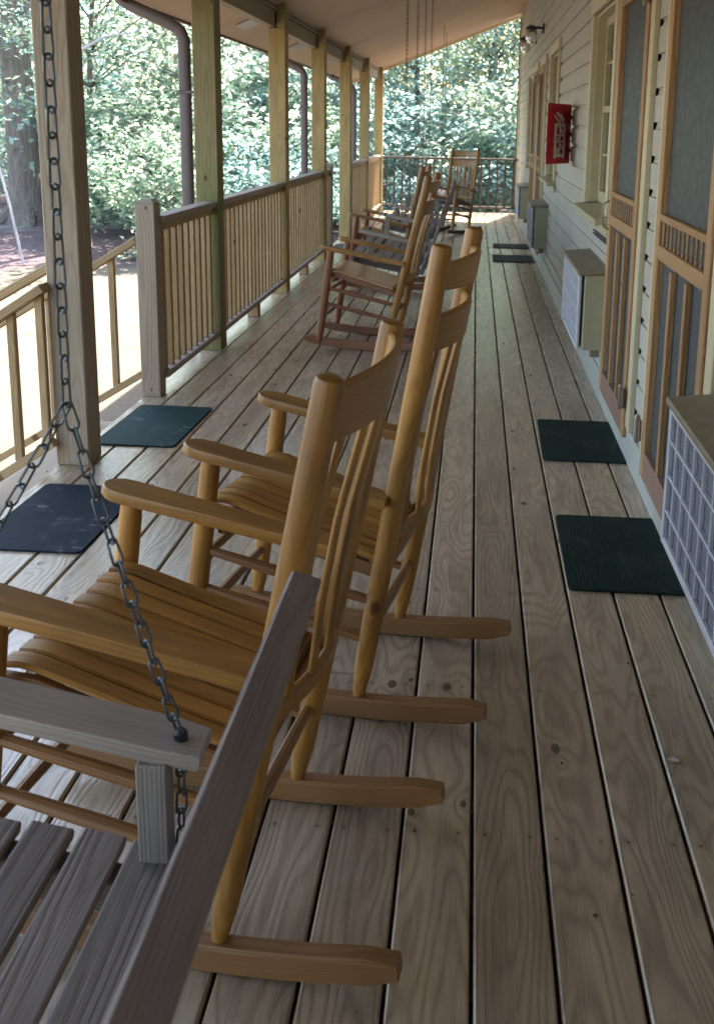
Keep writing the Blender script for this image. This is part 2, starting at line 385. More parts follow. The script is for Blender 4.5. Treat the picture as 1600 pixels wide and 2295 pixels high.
mb.box((-1.72, (Y0 + Y1) / 2, -.145), (.04, Y1 - Y0, .21), ax=1)
mb.box((-.52, Y1 + .01, -.14), (2.44, .035, .2), ax=0)
mb.box((-.5, (Y0 + Y1) / 2, -.5), (2.3, Y1 - Y0 - .2, .3), ax=1)
tag(mb.build('floor_joists', M['postgrey']), kind='structure')

mb = MB()
edges = [Y0] + [1.73 + 2.2 * i - .04 * 0 for i in range(-2, 8) if Y0 < 1.73 + 2.2 * i < 17.2] + [17.45]
sl = math.atan(.396); rotc = Matrix.Rotation(-sl, 3, 'Y')
xa, xb = -2.17, WX + .08
for a, b in zip(edges, edges[1:]):
    xc = (xa + xb) / 2
    mb.box((xc - .004, (a + b) / 2, cz(xc) + .008), ((xb - xa) / math.cos(sl), b - a - .008, .014), ax=0, ch=.002, rot=rotc)
tag(mb.build('porch_ceiling', M['ceil'], smooth=0), kind='structure')

# ------------------------------------------------------------------ cabin
cabin = empty('cabin', (WX, 7, 0), label='cream wooden lodge with lap siding along the right side of the porch', cat='cabin')
def inv(o, parent):
    o.parent = parent; o.matrix_parent_inverse = Matrix.Translation(parent.location).inverted(); return o
UN = 7.68
doors = [(2.88, 3.77), (4.24, 5.10), (3.00 + UN, 3.77 + UN), (4.24 + UN, 5.10 + UN)]
wins = [(1.15, 2.15), (5.36, 6.36), (1.35 + UN, 2.25 + UN), (5.36 + UN, 6.36 + UN)]
DZ, WZ0, WZ1 = 2.08, .98, 2.10
# openings including casings
op = sorted([(a - .09, b + .09, 0, DZ + .1) for a, b in doors] + [(a - .09, b + .09, WZ0 - .06, WZ1 + .1) for a, b in wins])
mb = MB()
prof = []  # siding profile (x, z)
def sid(y0, y1, z0, z1):
    """drop siding: flat boards with a cove between them"""
    P = .132; z = math.floor(z0 / P) * P; pts = []
    while z < z1:
        for dz, dx in ((0, .0), (.010, -.0), (.102, 0), (.104, .009), (.122, .014), (.1305, .014)):
            zz = z + dz
            if zz < z0 or zz > z1: continue
            pts.append((WX + dx - .012, zz))
        z += P
    pts = [(pts[0][0], z0)] + pts + [(pts[-1][0], z1)]
    V = []; G = []
    for x, zz in pts:
        for yy in (y0, y1): V.append((x, yy, zz)); G.append((yy, zz, 0))
    F = [(2 * i, 2 * i + 2, 2 * i + 3, 2 * i + 1) for i in range(len(pts) - 1)]
    mb.add(V, F, G)
TOP = 3.32; yc = Y0; BZ = .15
for a, b, z0, z1 in op:
    if a > yc: sid(yc, a, BZ, TOP)
    sid(a, b, z1, TOP)
    if z0 > .5: sid(a, b, BZ, z0)
    yc = max(yc, b)
sid(yc, Y1, BZ, TOP)
o = mb.build('wall', M['siding'], smooth=0); inv(o, cabin)
mb = MB()   # the rest of the cabin body: far gable and back
mb.box((4.35, 6.9, 1.25), (6.9, Y1 - Y0 - .02, 3.95), ch=.01)
o = mb.build('wall', M['siding']); inv(o, cabin)
mb = MB()
rt = [(-2.26, cz(-2.26) + .05), (3.9, cz(3.9) + .05), (9.5, cz(3.9) - 1.6)]
for (x0, z0), (x1, z1) in zip(rt, rt[1:]):
    ya, yb = Y0 - .3, 17.5
    V = [(x0, ya, z0), (x1, ya, z1), (x1, yb, z1), (x0, yb, z0)]; V += [(x, y, z + .06) for x, y, z in V]
    mb.add(V, [(3, 2, 1, 0), (4, 5, 6, 7), (0, 1, 5, 4), (1, 2, 6, 5), (2, 3, 7, 6), (3, 0, 4, 7)], V)
inv(mb.build('roof', M['roof'], smooth=0), cabin)
mb = MB(); mb.box((-.5, Y0 - .05, 1.4), (2.5, .1, 4.0)); inv(mb.build('wall', M['siding']), cabin)  # unseen end wall behind the camera, added to darken the near porch
mb = MB()
for (x0, x1) in ((-2.17, WX),): 
    xc = (x0 + x1) / 2; mb.box((xc, 17.46, cz(xc) + .03), ((x1 - x0 + .3) / math.cos(sl), .03, .15), rot=rotc, ch=.003)
inv(mb.build('barge_board', M['trim']), cabin)
# skirt board, corner board
mb = MB(); 
yc = Y0
mb.box((WX - .012, (Y0 + Y1) / 2, .075), (.03, Y1 - Y0 - .01, .15), ax=1)
inv(mb.build('baseboard', M['base']), cabin)
mb = MB(); mb.box((WX - .02, Y1 - .04, 1.73), (.034, .11, 3.16), ax=2); inv(mb.build('corner_board', M['trim']), cabin)
mb = MB(); mb.box((WX - .045, Y1 + .035, 1.66), (.02, .02, 3.1), ax=2); inv(mb.build('corner_strip', M['iron']), cabin)

def casing(y0, y1, z0, z1, sillz=None, w=.085, parent=cabin):
    b = MB(); x = WX - .022
    b.box((x, y0 - w / 2, (z0 + z1) / 2), (.026, w, z1 - z0), ax=2); b.box((x, y1 + w / 2, (z0 + z1) / 2), (.026, w, z1 - z0), ax=2)
    b.box((x - .003, (y0 + y1) / 2, z1 + w / 2 + .002), (.03, y1 - y0 + 2 * w + .02, w), ax=1)
    o = b.build('casing', M['trim']); return inv(o, parent)
def door(y0, y1, hinge_side, lab):
    D = empty('screen_door', (WX, (y0 + y1) / 2, 0)); D['label'] = lab; inv(D, cabin)
    x = WX - .03; z0, z1 = .10, DZ - .01; sw = .062; t = .03
    def ch(mbx, name, m, **k):
        o = mbx.build(name, m, **k); o.parent = D; o.matrix_parent_inverse = Matrix.Translation((WX, (y0 + y1) / 2, 0)).inverted(); return o
    b = MB()
    for yy in (y0 + sw / 2 + .004, y1 - sw / 2 - .004): b.box((x, yy, (z0 + z1) / 2), (t, sw, z1 - z0), ax=2, ch=.004)
    ya, yb = y0 + sw + .004, y1 - sw - .004; ym = (ya + yb) / 2; L = yb - ya
    b.box((x, ym, z1 - .04), (t, L, .08), ax=1); 
    b.box((x, ym, 1.110), (t - .004, L, .026), ax=1); b.box((x, ym, .985), (t, L, .05), ax=1); b.box((x + .001, ym, .958), (t - .012, L, .012), ax=1)
    for i in (1, 2): b.box((x, ya + L * i / 3, .572), (t - .006, .03, .74), ax=2)
    ch(b, 'frame', M['door'])
    b = MB(); b.box((x, ym, .155), (t - .002, L, .11), ax=1); ch(b, 'bottom_rail', M['doorb'])
    n = 11
    for i in range(n):
        b = MB(); yy = ya + L * (i + .5) / n; zs = [1.009, 1.02, 1.03, 1.04, 1.052, 1.064, 1.075, 1.085, 1.098]; rs = [.005, .005, .0025, .0052, .003, .0052, .0025, .005, .005]
        b.tube([(x, yy, z) for z in zs], rs, 8, cap=False); ch(b, 'spindle', M['door'])
    b = MB(); b.box((x + .012, ym, 1.09), (.002, L + .01, 1.98), ch=.0005); ch(b, 'screen', M['screen'])
    b = MB()
    yj = y0 if hinge_side < 0 else y1
    for zz in (.28, 1.96):
        b = MB(); b.box((WX - .055, yj, zz), (.012, .035, .085), ch=.003); b.tube([(WX - .064, yj, zz - .05), (WX - .064, yj, zz + .05)], .009, 8)
        b.tube([(WX - .064, yj, zz + .05), (WX - .064, yj, zz + .062)], [.012, .006], 8)
        ch(b, 'hinge', M['hinge'])
    b = MB(); yh = (y1 - .03) if hinge_side < 0 else (y0 + .03)
    k_ = .6
    b.tube([(WX - .045, yh, .93), (WX - .05 - .035 * k_, yh, .945), (WX - .05 - .045 * k_, yh, .98), (WX - .05 - .045 * k_, yh, 1.03), (WX - .05 - .035 * k_, yh, 1.06), (WX - .045, yh, 1.075)], .0045, 8)
    if y0 > 3.5: ch(b, 'handle', M['hinge'])
    casing(y0, y1, .15, DZ)
    b = MB(); b.box((WX + .055, (y0 + y1) / 2, 1.1), (.03, y1 - y0, 2.1)); o = b.build('inner_door', M['trim'], parent=D); o.matrix_parent_inverse = Matrix.Translation((WX, (y0 + y1) / 2, 0)).inverted()
door(*doors[0], -1 if False else 1, 'nearest orange pine screen door with a row of turned spindles')
door(*doors[1], -1, 'orange pine screen door between the siding strip and the window')
door(*doors[2], 1, 'screen door far down the wall'); door(*doors[3], -1, 'farthest screen door on the wall')
def window(y0, y1, lab):
    W = empty('window', (WX, (y0 + y1) / 2, 0)); W['label'] = lab; inv(W, cabin); I = Matrix.Translation((WX, (y0 + y1) / 2, 0)).inverted()
    def ch(mbx, name, m):
        o = mbx.build(name, m, parent=W); o.matrix_parent_inverse = I; return o
    b = MB(); ym = (y0 + y1) / 2; L = y1 - y0; xr = WX + .062
    for yy in (y0 + .012, y1 - .012): b.box((WX + .06, yy, (WZ0 + WZ1) / 2), (.14, .024, WZ1 - WZ0), ax=2)
    b.box((WX + .06, ym, WZ1 - .012), (.138, L - .05, .024), ax=1)
    for yy in (y0 + .045, y1 - .045): b.box((xr, yy, (WZ0 + WZ1) / 2), (.035, .042, WZ1 - WZ0 - .03), ax=2)
    zm = (WZ0 + WZ1) / 2
    for zz, h in ((WZ0 + .04, .07), (zm, .04), (WZ1 - .05, .05)): b.box((xr + .001, ym, zz), (.034, L - .13, h), ax=1)
    for i in (1, 2): b.box((xr + .002, y0 + .06 + (L - .12) * i / 3, zm), (.02, .016, WZ1 - WZ0 - .1), ax=2)
    for zz in (WZ0 + .29, WZ1 - .29): b.box((xr + .003, ym, zz), (.018, L - .13, .016), ax=1)
    ch(b, 'frame', M['frame'])
    b = MB(); b.box((xr + .018, ym, zm), (.004, L - .05, WZ1 - WZ0 - .03), ch=.001); ch(b, 'pane', M['glass'])
    b = MB(); b.box((WX + .01, ym, WZ0 - .022), (.21, L + .22, .03), ax=1, ch=.005, rot=Matrix.Rotation(-.13, 3, 'Y')); b.box((WX - .02, ym, WZ0 - .075), (.02, L + .16, .07), ax=1)
    ch(b, 'sill', M['frame'])
    casing(y0, y1, WZ0 - .005, WZ1)
for (a, b_), l in zip(wins, ('tall sash window nearest the camera', 'sash window with a projecting sill beyond the second screen door', 'sash window beside the red sign', 'farthest sash window on the wall')): window(a, b_, l)

# ------------------------------------------------------------------ air conditioner covers
def ac(y0, y1, lab, z0=.285, z1=.685):
    A = empty('air_conditioner_cover', (WX, (y0 + y1) / 2, z0), label=lab, cat='air conditioner', group='air conditioner covers along the wall')
    xo = .572; L = y1 - y0; ym = L / 2; off = Vector((WX, (y0 + y1) / 2, z0))
    def P(x, y, z): return Vector((x, y, z)) - off
    b = MB(); b.box(P((xo + WX) / 2 + .005, (y0 + y1) / 2, (z0 + z1) / 2), (WX - xo - .01, L, z1 - z0), ch=.005); b.build('body', M['box'], A)
    b = MB(); b.box(P((xo + WX) / 2 - .013, (y0 + y1) / 2, z1 + .012), (WX - xo + .03, L + .03, .022), ch=.005, rot=Matrix.Rotation(-.10, 3, 'Y')); b.build('lid', M['lid'], A)
    b = MB(); b.box(P(xo - .002, (y0 + y1) / 2, (z0 + z1) / 2), (.008, L - .04, z1 - z0 - .03), ch=.001); b.build('backing', M['meshback'], A)
    b = MB(); w = .022; x = xo - .012
    for yy in (y0 + .02, y1 - .02): b.box(P(x, yy, (z0 + z1) / 2), (.016, w, z1 - z0), ax=2)
    for zz in (z0 + .012, z1 - .012): b.box(P(x, (y0 + y1) / 2, zz), (.015, L - .07, w), ax=1)
    for i in range(1, 4): b.box(P(x, (y0 + y1) / 2, z0 + (z1 - z0) * i / 4), (.012, L - .07, .007), ax=1)
    n = 9
    for i in range(1, n): b.box(P(x + .001, y0 + L * i / n, (z0 + z1) / 2), (.011, .007, z1 - z0 - .05), ax=2)
    b.build('grille', M['white'], A)
    for yy in (y0 + .08, y1 - .08): b = MB(); b.box(P(WX - .06, yy, z0 - .026), (.05, .03, .05)); b.build('bracket', M['lid'], A)
ac(1.75, 2.69, 'nearest beige air conditioner cover with white grille, cut off by the frame edge')
ac(5.16, 6.08, 'beige air conditioner cover with white grille below the large window sill')
ac(2.0 + UN, 2.75 + UN, 'small air conditioner cover on the far wall just past the red sign')
ac(5.20 + UN, 6.0 + UN, 'farthest air conditioner cover near the end of the wall')
mb = MB()
for dz in (0, .018): mb.tube([(WX - .02, 5.25, .83 + dz), (WX - .02, 5.9, .83 + dz)], .005, 8)
tag(mb.build('cable', M['iron']), 'pair of thin dark lines fixed to the siding above the air conditioner cover', 'cable')

# wall lamps
def lamp(y, lab):
    z = 2.5; A = empty('wall_lamp', (WX - .010, y, z), label=lab, cat='lamp', group='lamps by the far doors')
    b = MB(); b.tube([(0, 0, 0), (-.02, 0, 0)], [.06, .052], 16); b.tube([(-.02, 0, .0), (-.07, 0, .01), (-.13, 0, 0)], .014, 8)
    b.tube([(-.14, 0, .035), (-.14, 0, .01), (-.14, 0, -.012)], [.02, .062, .066], 14); b.build('bracket', M['iron'], A)
    b = MB(); b.tube([(-.14, 0, z_) for z_ in (-.012, -.05, -.11, -.15, -.165)], [.045, .066, .064, .045, .015], 14); b.build('lamp_shade', M['lampglass'], A)
lamp(11.5, 'black wall lamp with frosted jar shade, nearer of the two'); lamp(12.9, 'black wall lamp with frosted jar shade, farther of the two')

# red sign
S = empty('sign', (.50, 7.3, 1.385), rz=math.atan2(.38, .20), label='red sign with white outlined emblem jutting out from the siding', cat='sign')
b = MB(); W_ = .43; b.box((W_ / 2, 0, 0), (W_, .006, .43), ch=.002); b.build('panel', M['red'], S)
b = MB(); cx = W_ * .52; yy = -.0045
def bar(x, z, w, h, a=0): b.box((cx + x, yy, z), (w, .003, h), ch=.0005, rot=Matrix.Rotation(a, 3, 'Y'))
for sx in (-1, 1): bar(sx * .08, -.05, .034, .25)
for z in (-.155, .062): bar(0, z, .125, .022)
for z in (-.105, -.055, -.01): bar(0, z, .125, .011)
bar(0, -.045, .016, .2); bar(.03, .02, .05, .02, .6); bar(-.02, -.03, .05, .016, -.5); bar(.02, -.08, .05, .014, .5); bar(-.03, -.125, .04, .03, 0)
for i, (x, z, a) in enumerate(((-.05, .10, .5), (-.02, .125, .5), (.03, .12, .5))): bar(x, z, .13 - .02 * i, .013, a)
bar(-.01, .095, .11, .012, -.75); bar(.045, .09, .06, .012, -.9)
b.build('emblem', M['signwhite'], S)
for z in (-.12, 0, .12): b = MB(); b.box((W_ + .005, .0, z), (.03, .022, .03)); b.build('bracket', M['iron'], S)

# ------------------------------------------------------------------ posts, beam, eave
py = [-.6 + 0 * i for i in range(0)] + [3.98 - 4.4, 3.98 - 2.2, 3.98, 6.20, 8.45, 10.62, 12.78, 14.95, 17.13]
BX = -1.64; XI = -1.57; BZ0 = 2.18
plabs = ['post behind the camera', 'weathered post left of the frame', 'wide weathered post in front left with a swing chain hanging before it', 'greenish pine post beside the first stretch of railing', 'second knotty yellow post from the stair opening, fourth along the row' , 'knotty pine post beside the second brown downspout', 'pine post standing by the far stair opening', 'slim looking pine post near the far end of the railing', 'corner post with a bright sunlit edge at the far end']
for i, y in enumerate(py):
    P = empty('porch_post', (PX, y, 0), label=plabs[i], cat='post', group='posts of the porch')
    gm = M['postgrey'] if i <= 2 else M['postgreen'] if i == 3 else M['post']
    b = MB(); b.box((0, 0, BZ0 / 2), (.14, .14, BZ0), ax=2, ch=.005, off=(U(0, 50), U(-.02, .02), U(0, .05))); b.build('shaft', gm, P)
    zt = cz(XI) - .01; b = MB(); b.box((.035, 0, (BZ0 + zt) / 2), (.069, .138, zt - BZ0 - .001), ax=2, ch=.004); b.build('upper_shaft', gm, P)
mb = MB()
for a, b_ in ((Y0, 3.98), (3.98, 8.45), (8.45, 12.78), (12.78, 17.2)):
    for xx in (-1.705, -1.664): mb.box((xx - .011, (a + b_) / 2, (BZ0 + cz(-1.75)) / 2 + .0), (.039, b_ - a - .004, cz(-1.75) - BZ0 - .01), ax=1)
tag(mb.build('beam', M['postgrey']), 'long double board beam resting in the notched tops of the porch posts', 'beam')
mb = MB(); mb.box((-1.645, (Y0 + Y1) / 2, cz(-1.645) - .028), (.018, Y1 - Y0, .02), ax=1); 
tag(mb.build('moulding', M['postgrey']), 'thin strip along the top of the beam under the ceiling', 'moulding')
mb = MB(); mb.box((-2.185, (Y0 + 17.45) / 2, 2.205), (.025, 17.45 - Y0, .15), ax=1); 
tag(mb.build('fascia_board', M['fascia']), 'dark reddish brown board along the lower edge of the porch roof', 'fascia')
mb = MB(); mb.sweep([(-2.25, Y0, 2.24), (-2.25, 17.45, 2.24)], [(.05, .05), (.045, -.045), (-.04, -.05), (-.055, .03), (-.05, .03), (-.035, -.045), (.04, -.04), (.046, .05)], cap=False)
tag(mb.build('gutter', M['spout']), 'brown rain gutter fixed outside the roof edge', 'gutter')
for i, y in enumerate((4.3, 6.5, 8.68, 11.05, 13.35, 15.6)):
    b = MB(); x = -1.93; b.box((x, y, cz(x) - .008), (.16, .34, .008), rot=rotc, ch=.002)
    for j in range(7): b.box((x, y - .13 + j * .043, cz(x) - .0135), (.13, .008, .004), rot=rotc, ch=.001)
    tag(b.build('soffit_vent', M['vent']), ['soffit vent left of the frame', 'soffit vent above the first railing', 'largest visible white soffit vent above the outer edge of the beam', 'second pale soffit vent down the eave', 'third small soffit vent down the eave', 'farthest tiny soffit vent'][i], 'vent', 'white vents in the soffit')
def spout(y, lab):
    x = -1.835; r = .04
    pts = [(-2.24, y, 2.24), (-2.24, y, 2.19), (-2.225, y, 2.155), (-2.17, y, 2.12), (-1.92, y, 2.01), (-1.86, y, 1.975), (x, y, 1.92), (x, y, 1.5), (x, y, .6), (x, y, -.55), (x - .03, y, -.62), (x - .3, y, -.68)]
    b = MB(); pf = [(math.copysign(abs(math.cos(a)) ** .6, math.cos(a)) * .038, math.copysign(abs(math.sin(a)) ** .6, math.sin(a)) * .03) for a in [k * math.pi / 8 + .01 for k in range(16)]]
    b.sweep(pts, pf, up=(0, 1, 0)); 
    A = empty('downspout', (x, y, 0), label=lab, cat='downspout', group='downspouts along the eave'); o = b.build('pipe', M['spout'], smooth=50); inv(o, A)
    b = MB(); b.box((x + .005, y, 1.6), (.1, .075, .02)); b.box((x + .005, y, .3), (.1, .075, .02)); inv(b.build('strap', M['spout']), A)
spout(6.40, 'large brown downspout beside the greenish post'); spout(10.85, 'brown downspout behind the fourth post in view'); spout(15.3, 'small distant brown downspout near the corner post')

# ------------------------------------------------------------------ railings
def railing(ya, yb, lab, gm='rail', first=False):
    Rl = empty('railing', (PX + .015, (ya + yb) / 2, 0), label=lab, cat='railing', group='porch railing between the posts')
    L = yb - ya
    b = MB(); b.box((0, 0, .925), (.088, L, .034), ax=1, ch=.005); b.build('top_rail', M['railtop'], Rl)
    b = MB(); b.box((.0, 0, .885), (.036, L, .042), ax=1); b.build('sub_rail', M['rail'], Rl)
    b = MB(); b.box((0, 0, .108), (.088, L, .034), ax=1, ch=.004); b.build('bottom_rail', M['railtop'], Rl)
    if L > 1.2:
        b = MB(); b.box((0, .0, .046), (.08, .09, .09), ax=1); b.build('support_block', M['rail'], Rl)
    n = max(1, round(L / .122)); pr = None
    for i in range(n):
        yy = -L / 2 + (i + .5) * L / n
        if pr is None:
            b = MB(); b.box((0, 0, .4945), (.034, .034, .739), ax=2, ch=.003); pr = b.build('baluster', M[gm], Rl, loc=(0, yy, 0)); protos.append(pr)
        else:
            c = pr.copy(); 
            if i % 3: c.data = protos[i % len(protos)].data
            col.objects.link(c); c.parent = Rl; c.location = (0, yy, 0)
    return Rl
protos = []
h = .07
railing(5.02 + .05, 6.20 - h, 'short railing between the stair newel post and the greenish post')
railing(6.20 + h, 8.45 - h, 'longest looking railing behind the third chair, between greenish and knotty yellow posts')
railing(8.45 + h, 10.62 - h, 'railing between the knotty yellow post and the second downspout')
railing(10.62 + h, 11.15, 'very short railing ending at the far stair opening')
railing(13.05, 14.95 - h, 'far railing beyond the second stair opening'); railing(14.95 + h, 17.13 - h, 'sunlit railing next to the far corner post')
# far end railing along X
ex = empty('railing', (-.43, 17.13, 0), label='dark railing across the far open end of the porch with trees behind', cat='railing')
L = WX - .02 - (PX + .07)
b = MB(); b.box((0, 0, .905), (L, .07, .034), ax=0); b.build('top_rail', M['brown'], ex)
b = MB(); b.box((0, 0, .10), (L, .06, .034), ax=0); b.build('bottom_rail', M['brown'], ex)
n = 17; pr = None
for i in range(n):
    xx = -L / 2 + (i + .5) * L / n
    if pr is None: b = MB(); b.box((0, 0, .5), (.032, .032, .77), ax=2); pr = b.build('baluster', M['brown'], ex, loc=(xx, 0, 0))
    else: c = pr.copy(); col.objects.link(c); c.parent = ex; c.location = (xx, 0, 0)
def newel(x, y, hh, lab, w=.1):
    b = MB(); b.box((0, 0, (hh - .02) / 2), (w, w, hh - .02), ax=2, ch=.004)
    a = w / 2 - .002; V = [(-a, -a, hh - .02), (a, -a, hh - .02), (a, a, hh - .02), (-a, a, hh - .02)]; V += [(p[0] * .55, p[1] * .55, hh + .0) for p in V]
    b.add(V, [(0, 1, 5, 4), (1, 2, 6, 5), (2, 3, 7, 6), (3, 0, 4, 7), (4, 5, 6, 7)], [(p[2], p[0], p[1]) for p in V])
    return tag(b.build('newel_post', M['postgrey'], loc=(x, y, 0)), lab, 'newel post', 'newel posts at the stair openings')
newel(-1.66, 5.05, 1.03, 'grey newel post with clipped top where the near railing starts')
newel(-1.63, 11.2, 1.0, 'newel post at the near side of the far stair opening'); newel(-1.63, 13.0, 1.0, 'newel post at the far side of the far stair opening')

# stairs with sloping handrails
def stairs(ya, yb, lab):
    A = empty('stairs', (-1.75, (ya + yb) / 2, -.7), label=lab, cat='stairs'); 
    for i in range(3):
        b = MB(); z = -.19 - .17 * i; x = -1.89 - .29 * i; b.box((x, (ya + yb) / 2, z), (.3, yb - ya, .04), ax=1, ch=.005); inv(b.build('tread', M['postgrey']), A)
        b = MB(); b.box((x - .135, (ya + yb) / 2, z - .1), (.025, yb - ya - .05, .14), ax=1); inv(b.build('riser', M['postgrey']), A)
    return A
stairs(2.4, 5.1, 'wooden steps leading down to the bright yard beside the front post'); stairs(11.2, 13.0, 'wooden steps at the far opening in the railing')
def handrail(y, xs_, z0, slope, n, lab, length=1.0, top=.0, bal=True, w=.07):
    A = empty('stair_railing', (xs_, y, 0), label=lab, cat='stair railing', group='sloping rails of the stairs')
    a = math.atan(slope); rot = Matrix.Rotation(-a, 3, 'Y')
    def P(u, z): return (-u, 0, z - slope * u)
    b = MB(); c = P(length / 2, z0); b.box(c, (length / math.cos(a), w, .036), rot=rot, ax=0, ch=.004); b.build('handrail', M['rail'], A)
    if bal:
        b = MB(); c = P(length / 2, .11); b.box(c, (length / math.cos(a), .05, .036), rot=rot, ax=0); b.build('bottom_rail', M['rail'], A)
        for i in range(n):
            u = .03 + i * .12 if n > 4 else .14 + i * .34
            zz0 = .125 - slope * u; zz1 = z0 - .015 - slope * u
            b = MB(); b.box((-u, 0, (zz0 + zz1) / 2), (.032, .032, zz1 - zz0), ax=2); b.build('baluster', M['rail'], A)
        b = MB(); u = length; b.box((-u, 0, -.15 - slope * u + .3), (.09, .09, 1.4), ax=2); b.build('end_post', M['rail'], A)
    return A
handrail(5.05, -1.72, .82, .62, 3, 'sloping stair rail going down from the grey newel post', 1.0)
handrail(3.88, -1.70, .76, .66, 8, 'sloping stair railing with close balusters left of the front post', 1.0, w=.09)
handrail(4.03, -1.72, .83, .58, 0, 'upper stair handrail passing behind the front post', 1.0, bal=False)
handrail(11.2, -1.68, .85, .62, 3, 'distant stair rail at the near side of the far opening', 1.0)

# ------------------------------------------------------------------ mats
def matobj(x, y, w, l, m, lab, rz=0, rib=0):
    pts = []; r = .022
    for cx_, cy_, a0 in ((w / 2 - r, l / 2 - r, 0), (-w / 2 + r, l / 2 - r, 90), (-w / 2 + r, -l / 2 + r, 180), (w / 2 - r, -l / 2 + r, 270)):
        for k in range(5): a = R(a0 + k * 22.5); pts.append((cx_ + r * math.cos(a), cy_ + r * math.sin(a)))
    b = MB(); b.prism(pts, .0015, .009, ch=.002); o = b.build('door_mat', m, loc=(x, y, 0)); o.rotation_euler = (0, 0, rz)
    return tag(o, lab, 'door mat', 'rubber mats on the porch floor')
matobj(.521, 3.235, .375, .62, M['mat_g'], 'dark green mat in front of the nearest screen door', R(-.6))
matobj(.53, 4.49, .385, .62, M['mat_g'], 'dark blue green mat in front of the second screen door', R(-1))
matobj(-1.475, 4.50, .37, .64, M['mat_t'], 'teal mat with light scuffs beside the grey newel post at the stairs', R(-1))
matobj(-1.46, 3.36, .39, .62, M['mat_b'], 'navy ribbed mat with white scuffs in front of the front post', R(-1))
matobj(.445, 11.1, .45, .6, M['mat_t'], 'green mat far down the porch by the right wall'); matobj(.46, 12.3, .43, .45, M['mat_b'], 'purplish blue mat by the right wall, beyond the green one')
matobj(-1.45, 11.75, .42, .6, M['mat_b'], 'blue mat at the near side of the far stair opening'); matobj(-1.4, 12.75, .4, .5, M['mat_b'], 'blue mat at the far side of the far stair opening')

